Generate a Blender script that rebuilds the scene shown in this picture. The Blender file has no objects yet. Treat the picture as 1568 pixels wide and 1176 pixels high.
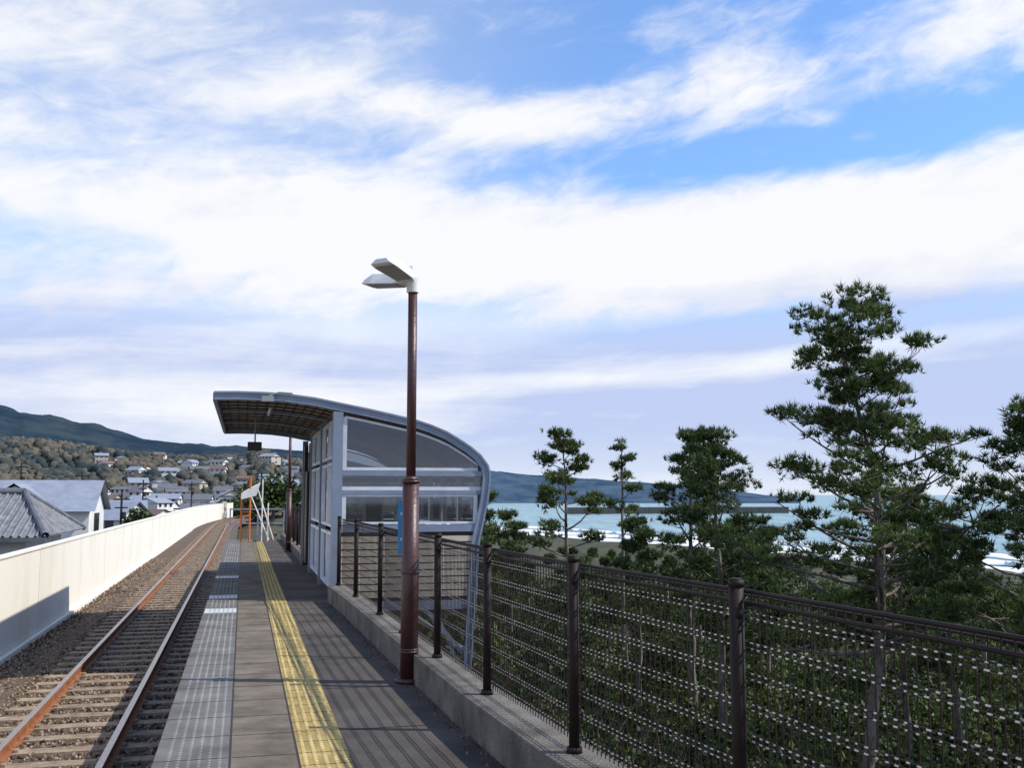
import bpy, math, random
import numpy as np
from mathutils import Vector, Matrix
random.seed(3); rng=np.random.default_rng(3)
S=bpy.context.scene
R=math.radians
# ------------------------------------------------------------------ materials
def mat(name,c1,c2=None,rough=.7,scale=6,metal=0,bump=0,bscale=40,detail=6,spec=.4,island=0,transl=0,lo=.35,hi=.65,stretch=None,coords='Object'):
    m=bpy.data.materials.new(name); m.use_nodes=True
    nt=m.node_tree; b=nt.nodes['Principled BSDF']; L=nt.links
    b.inputs['Roughness'].default_value=rough; b.inputs['Metallic'].default_value=metal
    b.inputs['Specular IOR Level'].default_value=spec
    tc=nt.nodes.new('ShaderNodeTexCoord'); vec=tc.outputs[coords]
    if stretch:
        mp=nt.nodes.new('ShaderNodeMapping'); mp.inputs['Scale'].default_value=stretch
        L.new(vec,mp.inputs[0]); vec=mp.outputs[0]
    col=None
    if c2 is None: b.inputs['Base Color'].default_value=(*c1,1)
    else:
        n=nt.nodes.new('ShaderNodeTexNoise'); n.inputs['Scale'].default_value=scale; n.inputs['Detail'].default_value=detail
        n.inputs['Roughness'].default_value=.65
        L.new(vec,n.inputs['Vector'])
        r=nt.nodes.new('ShaderNodeValToRGB'); r.color_ramp.elements[0].position=lo; r.color_ramp.elements[1].position=hi
        r.color_ramp.elements[0].color=(*c1,1); r.color_ramp.elements[1].color=(*c2,1)
        if island:
            g=nt.nodes.new('ShaderNodeNewGeometry'); mm=nt.nodes.new('ShaderNodeMath'); mm.operation='MULTIPLY_ADD'
            L.new(g.outputs['Random Per Island'],mm.inputs[0]); mm.inputs[1].default_value=island; 
            sb=nt.nodes.new('ShaderNodeMath'); sb.operation='SUBTRACT'; L.new(n.outputs[0],sb.inputs[0]); sb.inputs[1].default_value=island*.5
            L.new(sb.outputs[0],mm.inputs[2]); L.new(mm.outputs[0],r.inputs[0])
        else: L.new(n.outputs[0],r.inputs[0])
        L.new(r.outputs[0],b.inputs['Base Color']); col=r.outputs[0]
    if bump:
        n2=nt.nodes.new('ShaderNodeTexNoise'); n2.inputs['Scale'].default_value=bscale; n2.inputs['Detail'].default_value=4
        L.new(vec,n2.inputs['Vector'])
        bp=nt.nodes.new('ShaderNodeBump'); bp.inputs['Strength'].default_value=min(1,bump); bp.inputs['Distance'].default_value=.02
        L.new(n2.outputs[0],bp.inputs['Height']); L.new(bp.outputs[0],b.inputs['Normal'])
    if transl:
        t=nt.nodes.new('ShaderNodeBsdfTranslucent'); mx=nt.nodes.new('ShaderNodeMixShader'); mx.inputs[0].default_value=transl
        if col: L.new(col,t.inputs[0])
        else: t.inputs[0].default_value=(*c1,1)
        L.new(b.outputs[0],mx.inputs[1]); L.new(t.outputs[0],mx.inputs[2]); L.new(mx.outputs[0],nt.nodes['Material Output'].inputs[0])
    return m
def glass_mat(name,tint=(.8,.85,.88),mixf=.15,haze=.0):
    m=bpy.data.materials.new(name); m.use_nodes=True; nt=m.node_tree; L=nt.links
    nt.nodes.remove(nt.nodes['Principled BSDF'])
    tr=nt.nodes.new('ShaderNodeBsdfTransparent'); tr.inputs[0].default_value=(*tint,1)
    gl=nt.nodes.new('ShaderNodeBsdfGlossy'); gl.inputs['Roughness'].default_value=.03; gl.inputs[0].default_value=(.9,.93,1,1)
    df=nt.nodes.new('ShaderNodeBsdfDiffuse'); df.inputs[0].default_value=(.3,.31,.32,1)
    lw=nt.nodes.new('ShaderNodeFresnel'); lw.inputs[0].default_value=1.5
    ad=nt.nodes.new('ShaderNodeMath'); ad.inputs[1].default_value=mixf*.4; L.new(lw.outputs[0],ad.inputs[0])
    m1=nt.nodes.new('ShaderNodeMixShader'); m1.inputs[0].default_value=haze; L.new(tr.outputs[0],m1.inputs[1]); L.new(df.outputs[0],m1.inputs[2])
    m2=nt.nodes.new('ShaderNodeMixShader'); L.new(ad.outputs[0],m2.inputs[0]); L.new(m1.outputs[0],m2.inputs[1]); L.new(gl.outputs[0],m2.inputs[2])
    L.new(m2.outputs[0],nt.nodes['Material Output'].inputs[0]); return m

M={}
M['asphalt']=mat('asphalt',(.060,.052,.047),(.135,.118,.105),.92,1.3,bump=.6,bscale=160,detail=14,lo=.3,hi=.7,spec=.2)
M['paver']=mat('paver',(.10,.082,.063),(.215,.183,.145),.88,2.2,bump=.4,bscale=120,detail=12,spec=.2)
M['joint']=mat('joint',(.03,.027,.024))
M['greytile']=mat('grey_tile',(.085,.082,.076),(.18,.174,.163),.8,1.8,bump=.3,bscale=90,detail=12,spec=.25)
M['greydot']=mat('grey_dot',(.13,.127,.12),(.27,.262,.25),.65,1.8,detail=12)
M['yellow']=mat('yellow_tile',(.22,.155,.055),(.44,.33,.12),.8,2,detail=12,spec=.25)
M['yellowdot']=mat('yellow_dot',(.32,.235,.09),(.56,.44,.19),.75,3,detail=10)
M['sunpatch']=mat('sun_patch',(.38,.41,.45),(.62,.65,.68),.5,6,detail=8)  # sunlight on the edge tiles, put into a pale colour
M['kerb']=mat('kerb_concrete',(.055,.048,.041),(.22,.20,.175),.92,2.4,bump=.8,bscale=50,detail=14,lo=.3,hi=.72)
M['wall']=mat('wall_paint',(.62,.585,.50),(.77,.735,.65),.8,1.6,bump=.1,bscale=20,stretch=(1,.5,.18),detail=9,lo=.22,hi=.5)
M['ballast']=mat('ballast',(.032,.022,.015),(.16,.112,.078),.95,22,bump=1,bscale=30,detail=8)
M['stone']=mat('ballast_stone',(.06,.040,.027),(.33,.245,.175),.9,9,island=.5)
M['sleeper']=mat('sleeper',(.16,.112,.072),(.36,.28,.20),.9,6,bump=.4,detail=10)
M['rust']=mat('rail_rust',(.15,.055,.022),(.33,.13,.055),.8,12,detail=8)
M['railtop']=mat('rail_top',(.30,.25,.21),(.45,.40,.36),.32,20,metal=.9)
M['pole']=mat('pole_brown',(.045,.017,.017),(.075,.029,.027),.42,2,detail=12,spec=.5,bump=.2,bscale=25)
M['fence']=mat('fence_brown',(.014,.0085,.0075),(.022,.014,.012),.6,5,spec=.2)
M['glint']=mat('fence_glint',(.55,.53,.52),None,.35,metal=.6)  # pale metal standing for sun glints on the wire crossings
M['lampw']=mat('lamp_white',(.66,.66,.63),(.80,.80,.77),.4,5,detail=8)
M['lampg']=mat('lamp_glass',(.30,.31,.30),None,.25)
M['blue']=mat('blue_sign',(.03,.24,.50),None,.4)
M['steel']=mat('painted_steel',(.17,.21,.28),(.24,.28,.36),.5,2,detail=10)
M['frame']=mat('window_frame',(.54,.56,.60),(.68,.70,.73),.4,3,detail=8)
M['roofm']=mat('roof_metal',(.12,.13,.16),(.18,.20,.24),.5,2)
M['under']=mat('roof_underside',(.30,.215,.155),(.40,.30,.225),.6,3)
M['purlin']=mat('purlin',(.030,.022,.018),None,.6)
M['slat']=mat('slat_wood',(.46,.385,.30),(.62,.54,.44),.7,3,stretch=(.6,3,6),detail=9)
M['dark']=mat('dark_plastic',(.02,.02,.022),None,.4)
M['orange']=mat('orange_paint',(.62,.15,.035),None,.5)
M['seat']=mat('bench_seat',(.05,.06,.09),None,.4)
M['glass']=glass_mat('glass',(.46,.49,.52),haze=.05)
M['bark']=mat('pine_bark',(.065,.051,.041),(.25,.215,.18),.95,7,bump=1,bscale=18,stretch=(1,1,.4))
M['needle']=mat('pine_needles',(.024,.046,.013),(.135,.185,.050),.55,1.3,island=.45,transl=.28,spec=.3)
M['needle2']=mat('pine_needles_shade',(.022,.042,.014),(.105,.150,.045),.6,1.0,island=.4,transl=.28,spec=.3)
M['leaf']=mat('bush_leaf',(.014,.028,.008),(.085,.12,.027),.55,.35,island=.45,transl=.25,spec=.3)
M['leaf2']=mat('bush_leaf_olive',(.05,.045,.018),(.15,.125,.045),.7,.5,island=.4,transl=.2)
M['twig']=mat('dry_twig',(.07,.05,.038),(.20,.15,.11),.9,2,island=.5)
M['drygrass']=mat('dry_grass',(.11,.085,.038),(.25,.195,.09),.9,1,island=.5,transl=.2)
M['ggrass']=mat('green_grass',(.02,.032,.010),(.08,.105,.028),.8,.5,island=.5,transl=.25)
M['wallw']=mat('house_wall',(.60,.59,.56),(.74,.73,.70),.8,.7)
M['wallb']=mat('house_wall_beige',(.38,.34,.29),(.48,.43,.37),.8,.7)
M['roofg']=mat('house_roof_grey',(.09,.095,.11),(.17,.175,.195),.6,1.5)
M['roofb']=mat('house_roof_blue',(.20,.23,.29),(.27,.30,.36),.5,1.5)
M['roofr']=mat('house_roof_brown',(.12,.075,.06),(.18,.115,.095),.7,1.5)
M['win']=mat('window_dark',(.03,.035,.045),None,.15,spec=.8)
M['hillf']=mat('hill_forest',(.024,.038,.040),(.105,.092,.068),.95,.018,island=.4,detail=5)
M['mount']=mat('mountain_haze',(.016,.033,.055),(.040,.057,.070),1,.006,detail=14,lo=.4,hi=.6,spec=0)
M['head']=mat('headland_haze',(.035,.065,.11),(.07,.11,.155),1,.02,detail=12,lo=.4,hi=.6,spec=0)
def tile_mat():
    m=mat('tile_roof',(.12,.125,.14),(.27,.275,.29),.55,3,detail=10)
    nt=m.node_tree; L=nt.links; b=nt.nodes['Principled BSDF']; tc=nt.nodes.new('ShaderNodeTexCoord')
    w2=nt.nodes.new('ShaderNodeTexWave'); w2.inputs['Scale'].default_value=1.3; w2.bands_direction='Y'; w2.wave_profile='SAW'; L.new(tc.outputs['Object'],w2.inputs[0])
    bp=nt.nodes.new('ShaderNodeBump'); bp.inputs['Strength'].default_value=.9; bp.inputs['Distance'].default_value=.06
    L.new(w2.outputs['Fac'],bp.inputs['Height']); L.new(bp.outputs[0],b.inputs['Normal']); return m
M['tile']=tile_mat()
M['ground']=mat('ground_soil',(.018,.026,.010),(.070,.062,.032),.95,.25,bump=.8,bscale=3,detail=12)
M['beach']=mat('beach_gravel',(.20,.185,.17),(.34,.32,.30),.95,.3,detail=12)

# ------------------------------------------------------------------ mesh tools
def link(o,parent=None):
    S.collection.objects.link(o)
    if parent: o.parent=parent
    return o
def empty(name,loc=(0,0,0),rz=0):
    e=bpy.data.objects.new(name,None); e.location=loc; e.rotation_euler=(0,0,rz); e.empty_display_size=.2
    return link(e)
class MB:
    def __init__(s): s.v=[]; s.f=[]; s.m=[]
    def add(s,vs,fs,mi=0):
        o=len(s.v); s.v+= [tuple(p) for p in vs]; s.f+=[tuple(i+o for i in f) for f in fs]; s.m+=[mi]*len(fs)
    def box(s,x0,x1,y0,y1,z0,z1,mi=0):
        s.add([(x0,y0,z0),(x1,y0,z0),(x1,y1,z0),(x0,y1,z0),(x0,y0,z1),(x1,y0,z1),(x1,y1,z1),(x0,y1,z1)],
              [(0,3,2,1),(4,5,6,7),(0,1,5,4),(1,2,6,5),(2,3,7,6),(3,0,4,7)],mi)
    def beam(s,p0,p1,w,h,mi=0,up=(0,0,1)):
        p0=Vector(p0);p1=Vector(p1);d=(p1-p0).normalized();up=Vector(up)
        if abs(d.dot(up))>.98: up=Vector((0,1,0))
        x=d.cross(up).normalized()*w/2; y=x.cross(d).normalized()*h/2
        vs=[p0-x-y,p0+x-y,p0+x+y,p0-x+y,p1-x-y,p1+x-y,p1+x+y,p1-x+y]
        s.add(vs,[(0,1,2,3),(7,6,5,4),(0,4,5,1),(1,5,6,2),(2,6,7,3),(3,7,4,0)],mi)
    def cyl(s,p0,p1,r0,r1=None,n=8,mi=0,caps=True):
        if r1 is None:r1=r0
        p0=Vector(p0);p1=Vector(p1);d=(p1-p0).normalized();up=Vector((0,0,1)) if abs(d.z)<.9 else Vector((1,0,0))
        x=d.cross(up).normalized();y=x.cross(d)
        vs=[];
        for p,r in((p0,r0),(p1,r1)):
            for i in range(n):
                a=2*math.pi*i/n; vs.append(p+x*(r*math.cos(a))+y*(r*math.sin(a)))
        fs=[(i,i+n,(i+1)%n+n,(i+1)%n) for i in range(n)]
        if caps: fs+=[tuple(range(n)),tuple(range(2*n-1,n-1,-1))]
        s.add(vs,fs,mi)
    def tube(s,pts,rs,n=7,mi=0):
        vs=[];N=len(pts); pts=[Vector(p) for p in pts]
        for k,p in enumerate(pts):
            d=(pts[min(k+1,N-1)]-pts[max(k-1,0)]).normalized()
            up=Vector((0,0,1)) if abs(d.z)<.9 else Vector((1,0,0))
            if abs(d.z)>=.9: x=Vector((1,0,0))-d*d.x; x.normalize()
            else: x=d.cross(up).normalized()
            y=x.cross(d)
            for i in range(n):
                a=2*math.pi*i/n; vs.append(p+x*(rs[k]*math.cos(a))+y*(rs[k]*math.sin(a)))
        fs=[(k*n+i,(k+1)*n+i,(k+1)*n+(i+1)%n,k*n+(i+1)%n) for k in range(N-1) for i in range(n)]
        s.add(vs,fs,mi)
    def obj(s,name,mats,parent=None,loc=(0,0,0),rz=0,smooth=False,bevel=0):
        me=bpy.data.meshes.new(name); me.from_pydata(s.v,[],s.f)
        for m in mats: me.materials.append(m)
        me.polygons.foreach_set('material_index',s.m)
        if smooth: me.polygons.foreach_set('use_smooth',[len(f)<=4 for f in s.f])
        me.update(); o=bpy.data.objects.new(name,me); o.location=loc; o.rotation_euler=(0,0,rz); link(o,parent)
        if bevel:
            b=o.modifiers.new('b','BEVEL'); b.width=bevel; b.segments=2; b.limit_method='ANGLE'
        return o
def np_mesh(name,V,F,mat,parent=None,loc=(0,0,0),rz=0,smooth=False):
    V=np.asarray(V,dtype=np.float32).reshape(-1,3); F=np.asarray(F,dtype=np.int32); k=F.shape[1]
    me=bpy.data.meshes.new(name); me.vertices.add(len(V)); me.vertices.foreach_set('co',V.ravel())
    me.loops.add(F.size); me.loops.foreach_set('vertex_index',F.ravel())
    me.polygons.add(len(F)); me.polygons.foreach_set('loop_start',np.arange(0,F.size,k,dtype=np.int32))
    me.polygons.foreach_set('loop_total',np.full(len(F),k,dtype=np.int32))
    if smooth: me.polygons.foreach_set('use_smooth',np.ones(len(F),dtype=bool))
    me.materials.append(mat); me.update(calc_edges=True); me.validate()
    o=bpy.data.objects.new(name,me); o.location=loc; o.rotation_euler=(0,0,rz); return link(o,parent)
def nrm(a): return a/np.maximum(np.linalg.norm(a,axis=-1,keepdims=True),1e-6)
def needles(C,K,ln,w,up=.6):
    C=np.asarray(C); N=len(C)
    axis=nrm(rng.normal(size=(N,1,3))*.7+np.array([0,0,up]))
    d=nrm(rng.normal(size=(N,K,3))*.5+axis)
    sd=nrm(np.cross(d,rng.normal(size=(N,K,3))))*w/2
    L=ln*rng.uniform(.7,1.2,size=(N,K,1)); c=C[:,None,:]
    V=np.stack([c+d*.02-sd,c+d*.02+sd,c+d*L],axis=2).reshape(-1,3)
    return V,np.arange(len(V)).reshape(-1,3)
def leaves(C,size):
    C=np.asarray(C);N=len(C); a=nrm(rng.normal(size=(N,3))); b=nrm(np.cross(a,rng.normal(size=(N,3))))
    s=size*rng.uniform(.6,1.3,size=(N,1)); a=a*s; b=b*s*.55
    V=np.stack([C-a,C+b,C+a,C-b],axis=1).reshape(-1,3); return V,np.arange(len(V)).reshape(-1,4)
# ------------------------------------------------------------------ platform frame
RZ=math.atan(.258); ex=Vector((math.cos(RZ),math.sin(RZ),0)); ey=Vector((-math.sin(RZ),math.cos(RZ),0)); P0=Vector((-.464,0,0))
def PW(a,s,z=0): 
    p=P0+ex*a+ey*s; return Vector((p.x,p.y,z))
def curve(s): return 0 if s<85 else (s-85)**2/(2*420)
FL=[(1.66,1.3),(1.44,2.35),(.88,4.13),(.33,5.65),(-.17,7.25),(-.625,8.85),(-1.07,10.4),(-1.5,11.95),(-2.08,14.0),(-2.60,15.75)]
def offs(pts,d):
    out=[]
    for i,p in enumerate(pts):
        a=Vector(pts[max(i-1,0)]);b=Vector(pts[min(i+1,len(pts)-1)]);t=(b-a).normalized(); n=Vector((t.y,-t.x))
        out.append((p[0]+n.x*d,p[1]+n.y*d))
    return out
FLx=[(2.2,-6)]+FL
inner=offs(FLx,-.16); outer=offs(FLx,.14)
mb=MB()
poly=[PW(0,-6),*[Vector((p[0],p[1],0)) for p in outer],PW(1.83,15.95),PW(1.95,38),PW(0,38)]
n=len(poly)
top=[(p.x,p.y,0) for p in poly]; bot=[(p.x,p.y,-1.7) for p in poly]
mb.add(top+bot,[tuple(range(n))]+[(i,i+n,(i+1)%n+n,(i+1)%n) for i in range(n)])
mb.obj('station_platform',[M['asphalt']])
mb=MB()
mb.box(.42,.82,-6,38,-.02,.004,0)
s=-6
while s<38: mb.box(.425,.815,s,s+.012,.004,.0055,1); s+=.6
mb.box(.405,.42,-6,38,-.02,.006,1); mb.box(.81,.822,-6,38,.0045,.006,1)
mb.obj('platform_paving_strip',[M['paver'],M['joint']],loc=P0,rz=RZ)
mb=MB(); 
mb.box(-.03,.405,-6,38,-.10,.006,0)
s=-6
while s<38: mb.box(-.029,.404,s,s+.01,.006,.0075,1); s+=.6
def dots(mb,a0,na,da,s0,s1,ds,r,h,mi,n=6,z0=.006):
    s=s0
    while s<s1:
        for i in range(na):
            a=a0+i*da; vs=[];
            for rr,z in((r,z0),(r*.6,z0+h)):
                for k in range(n): vs.append((a+rr*math.cos(k*6.2832/n),s+rr*math.sin(k*6.2832/n),z))
            mb.add(vs,[(k,(k+1)%n,(k+1)%n+n,k+n) for k in range(n)]+[tuple(range(n,2*n))],mi)
        s+=ds
dots(mb,.05,6,.06,2,36,.06,.016,.006,2,5)
for s0 in (14.6,16.6,20.6): mb.box(-.02,.40,s0,s0+.55,.0085,.0105,3)  # sunlit patches of the edge strip, laid on as pale panels
mb.obj('platform_edge_tiles',[M['greytile'],M['joint'],M['greydot'],M['sunpatch']],loc=P0,rz=RZ)
mb=MB(); mb.box(.822,1.122,-6,36,-.02,.007,0)
s=-6
while s<36: mb.box(.823,1.121,s,s+.008,.007,.0085,1); s+=.3
dots(mb,.852,5,.06,3.03,36,.06,.018,.007,2,6,.007)
mb.obj('yellow_tactile_paving',[M['yellow'],M['joint'],M['yellowdot']],loc=P0,rz=RZ)
mb=MB()
for s in np.arange(-2.1,38,1.55): mb.box(1.13,1.72,s,s+.012,.0,.003,0)
mb.obj('platform_joints',[M['joint']],loc=P0,rz=RZ)
mb=MB()
def ribbon(mb,A,B,z0,z1,mi=0):
    n=len(A); vs=[(p[0],p[1],z1) for p in A]+[(p[0],p[1],z1) for p in B]+[(p[0],p[1],z0) for p in A]+[(p[0],p[1],z0) for p in B]
    fs=[]
    for i in range(n-1): fs+=[(i,i+1,n+i+1,n+i),(i,2*n+i,2*n+i+1,i+1),(n+i,n+i+1,3*n+i+1,3*n+i)]
    fs+=[(0,n,3*n,2*n),(n-1,3*n-1,4*n-1,2*n-1)]
    mb.add(vs,fs,mi)
ribbon(mb,inner,outer,-1.2,.24)
mb.obj('platform_kerb',[M['kerb']],bevel=.012)
mb=MB(); mb.box(1.8,2.05,24.6,38,-1,.2); mb.obj('platform_kerb',[M['kerb']],loc=P0,rz=RZ,bevel=.015)
# ------------------------------------------------------------------ fence
fe=empty('platform_fence')
posts=MB(); wires=MB(); glints=MB()
def fence_seg(p,q,zb,zt,fine):
    p=Vector((*p,0));q=Vector((*q,0));d=q-p;L=d.length;d.normalize(); nrmv=Vector((d.y,-d.x,0))*.045
    r=.0034 if fine else .0045
    sp=.05 if fine else .1
    x=sp*.5
    H=[zb+.05+i*.117 for i in range(int((zt-zb-.06)/.117)+1)]
    while x<L:
        a=p+d*x+nrmv; wires.cyl(a+Vector((0,0,zb+.01)),a+Vector((0,0,zt-.03)),r*.9,n=4,caps=False)
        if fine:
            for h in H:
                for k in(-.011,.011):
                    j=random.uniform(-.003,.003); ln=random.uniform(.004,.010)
                    c=a+Vector((0,0,h+k))+nrmv*-.13; glints.cyl(c-d*(ln+j),c+d*(ln-j),.0032,n=5)  # bright dash added at each crossing as its painted sun highlight
        x+=sp
    for h in H:
        for k in ((-.011,.011) if fine else (0,)):
            a=p+nrmv+Vector((0,0,h+k)); wires.cyl(a,a+d*L,r,n=5,caps=False)
    for h in (zt-.03,zt-.075):
        a=p+nrmv+Vector((0,0,h)); wires.cyl(a,a+d*L,.009,n=6,caps=False)
    a=p+nrmv*1.9+Vector((0,0,zt-.052)); wires.cyl(a,a+d*L,.005,n=5,caps=False)
def post(p,zb,zt,r=.029):
    p=Vector((*p,0))
    posts.cyl(p+Vector((0,0,zb-.02)),p+Vector((0,0,zt-.02)),r,n=20)
    posts.cyl(p+Vector((0,0,zt-.02)),p+Vector((0,0,zt+.005)),r*1.12,r*1.08,n=20)
    posts.cyl(p+Vector((0,0,zt+.005)),p+Vector((0,0,zt+.012)),r*1.08,r*.6,n=20)
    posts.cyl(p+Vector((0,0,zb)),p+Vector((0,0,zb+.03)),r*1.5,r*1.4,n=20)
    posts.box(p.x-.012,p.x+.012,p.y-.045,p.y-.02,zt-.14,zt-.10)
for i in range(len(FL)-1): fence_seg(FL[i],FL[i+1],.26,1.25,FL[i+1][1]<13)
for p in FL: post(p,.24,1.26)
far=[PW(1.92,s) for s in np.arange(24.8,38.1,2.2)]
for i in range(len(far)-1): fence_seg((far[i].x,far[i].y),(far[i+1].x,far[i+1].y),.22,1.25,False)
for p in far: post((p.x,p.y),.2,1.26)
posts.obj('posts',[M['fence']],fe,smooth=True); wires.obj('mesh_panels',[M['fence']],fe); glints.obj('weld_glints',[M['glint']],fe)
# ------------------------------------------------------------------ track
def sweep(prof,path,mb,mi=0,closed=True,mis=None):
    n=len(prof);vs=[]
    for (a,s) in path:
        for (x,z) in prof: vs.append((a+x,s,z))
    o=len(mb.v); mb.v+=vs
    for k in range(len(path)-1):
        for i in range(n if closed else n-1):
            j=(i+1)%n; mb.f.append((o+k*n+i,o+k*n+j,o+(k+1)*n+j,o+(k+1)*n+i)); mb.m.append(mis[i] if mis else mi)
ss=list(np.arange(-8,84,4))+list(np.arange(84,300,4))
rt=empty('railway_track')
for nm,off in (('rail_left',-1.865),('rail_right',-.798)):
    mb=MB(); prof=[(-.033,-.95),(.033,-.95),(.033,-.985),(.01,-.995),(.01,-1.07),(.065,-1.083),(-.065,-1.083),(-.01,-1.07),(-.01,-.995),(-.033,-.985)]
    sweep(prof,[(off+curve(s),s) for s in ss],mb,mis=[1]+[0]*9)
    mb.obj(nm,[M['rust'],M['railtop']],rt,P0,RZ)
mb=MB(); s=-6
while s<260:
    c=curve(s)
    mb.box(-2.33+c,-.33+c,s-.11,s+.11,-1.25,-1.085); 
    for o in(-1.865,-.798):
        mb.box(o+c-.11,o+c-.07,s-.05,s+.05,-1.084,-1.055); mb.box(o+c+.07,o+c+.11,s-.05,s+.05,-1.084,-1.055)
    s+=.6
mb.obj('sleepers',[M['sleeper']],rt,P0,RZ)
mb=MB()
sweep([(-3.5,-1.2),(-2.9,-1.13),(-2.4,-1.11),(-.3,-1.12),(.1,-1.2)],[(curve(s),s) for s in ss],mb,closed=False)
mb.obj('ballast_bed',[M['ballast']],rt,P0,RZ)
N=34000
sv=rng.uniform(0,1,N)**1.5*42+5; av=rng.uniform(-3.25,-.02,N)
zz=np.where(av<-2.5,-1.14,-1.115)+rng.uniform(-.01,.02,N)
keep=~((np.abs(((sv+6)%.6)-0)<.11)|(np.abs(((sv+6)%.6)-.6)<.11))|(av<-2.34)|(rng.uniform(size=N)<.07)
keep&=(np.abs(av+1.865)>.05)&(np.abs(av+.798)>.05)
av,sv,zz=av[keep],sv[keep],zz[keep];N=len(av)
base=np.array([[1,0,0],[-1,0,0],[0,1,0],[0,-1,0],[0,0,1],[0,0,-1]],float)
V=base[None]*rng.uniform(.012,.034,size=(N,6,1))+rng.normal(size=(N,6,3))*.006
q=rng.normal(size=(N,3,3)); Q=np.linalg.qr(q)[0]; V=np.einsum('nij,nkj->nki',Q,V)
V[:,:,0]+=av[:,None];V[:,:,1]+=sv[:,None];V[:,:,2]+=zz[:,None]
F=np.array([[0,2,4],[2,1,4],[1,3,4],[3,0,4],[2,0,5],[1,2,5],[3,1,5],[0,3,5]])
F=(F[None]+np.arange(N)[:,None,None]*6).reshape(-1,3)
np_mesh('ballast_stones',V,F,M['stone'],rt,P0,RZ)
mb=MB(); s=-8.0
while s<124:
    e=s+9.97; c0=curve(s);c1=curve(e)
    mb.add([(-3.5+c0,s,-6.2),(-3.35+c0,s,-6.2),(-3.35+c1,e,-6.2),(-3.5+c1,e,-6.2),(-3.5+c0,s,.54),(-3.35+c0,s,.54),(-3.35+c1,e,.54),(-3.5+c1,e,.54)],
           [(0,3,2,1),(4,5,6,7),(0,1,5,4),(1,2,6,5),(2,3,7,6),(3,0,4,7)])
    mb.add([(-3.52+c0,s,.541),(-3.33+c0,s,.541),(-3.33+c1,e,.541),(-3.52+c1,e,.541),(-3.52+c0,s,.575),(-3.33+c0,s,.575),(-3.33+c1,e,.575),(-3.52+c1,e,.575)],
           [(0,3,2,1),(4,5,6,7),(0,1,5,4),(1,2,6,5),(2,3,7,6),(3,0,4,7)])
    s+=10
mb.box(-3.62+curve(124),-3.2+curve(124),124,124.5,-2,.75)
mb.box(-3.34,-3.25,-8,84,-1.3,-1.06)
mb.obj('parapet_wall',[M['wall']],loc=P0,rz=RZ)
# ------------------------------------------------------------------ lamps
def lamp(a,s,blue):
    e=empty('platform_lamp_post',PW(a,s)); mb=MB()
    mb.cyl((0,0,-.0),(0,0,.04),.12,n=20); mb.cyl((0,0,.04),(0,0,1.70),.076,.072,n=28)
    for z in (.25,.27,.92,1.70): mb.cyl((0,0,z),(0,0,z+.018),.082,n=28)
    mb.cyl((0,0,1.718),(0,0,1.755),.072,.045,n=28)
    mb.cyl((0,0,1.75),(0,0,3.40),.042,.040,n=24)
    mb.cyl((-.02,-.07,.75),(-.02,-.088,.75),.02,n=10)
    mb.obj('pole',[M['pole']],e,smooth=True)
    mb=MB(); mb.cyl((0,0,3.38),(0,0,3.52),.055,n=18); mb.cyl((0,0,3.52),(0,0,3.55),.055,.02,n=18)
    mb.box(-.05,.0,-.03,.03,3.44,3.62)
    mb.obj('head_collar',[M['lampw']],e,bevel=.004)
    for k,ang,tl in (('lamp_head_near',-122,-13),('lamp_head_far',157,-3)):
        h=MB()
        L0,L1=.04,.47
        def sec(x,w,zt,zb): return [(x,-w*.55,zt),(x,w*.55,zt),(x,w,zb),(x,-w,zb)]
        secs=[sec(L0,.05,.06,-.01),sec(.12,.10,.085,-.02),sec(.38,.12,.085,-.02),sec(L1,.11,.03,-.015)]
        vs=[p for q in secs for p in q]; fs=[(0,1,2,3)]
        for i in range(3):
            for j in range(4): fs.append((i*4+j,i*4+4+j,i*4+4+(j+1)%4,i*4+(j+1)%4))
        fs.append((15,14,13,12)); h.add(vs,fs)
        h.add([(.12,-.085,-.024),(.42,-.095,-.024),(.42,.095,-.024),(.12,.085,-.024)],[(0,3,2,1)],1)
        h.cyl((0,0,.02),(.06,0,.03),.03,n=10)
        o=h.obj(k,[M['lampw'],M['lampg']],e,(0,0,3.47),R(ang),bevel=.008)
        o.rotation_euler=(0,R(tl),R(ang))
    if blue:
        mb=MB(); mb.box(-.115,-.075,.06,.075,1.08,1.55); mb.box(-.09,-.0,.045,.06,1.2,1.22,1); mb.box(-.09,-.0,.045,.06,1.42,1.44,1)
        mb.obj('blue_sign_plate',[M['blue'],M['lampw']],e)
lamp(1.86,8.88,True); lamp(1.70,29.8,False)
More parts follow.
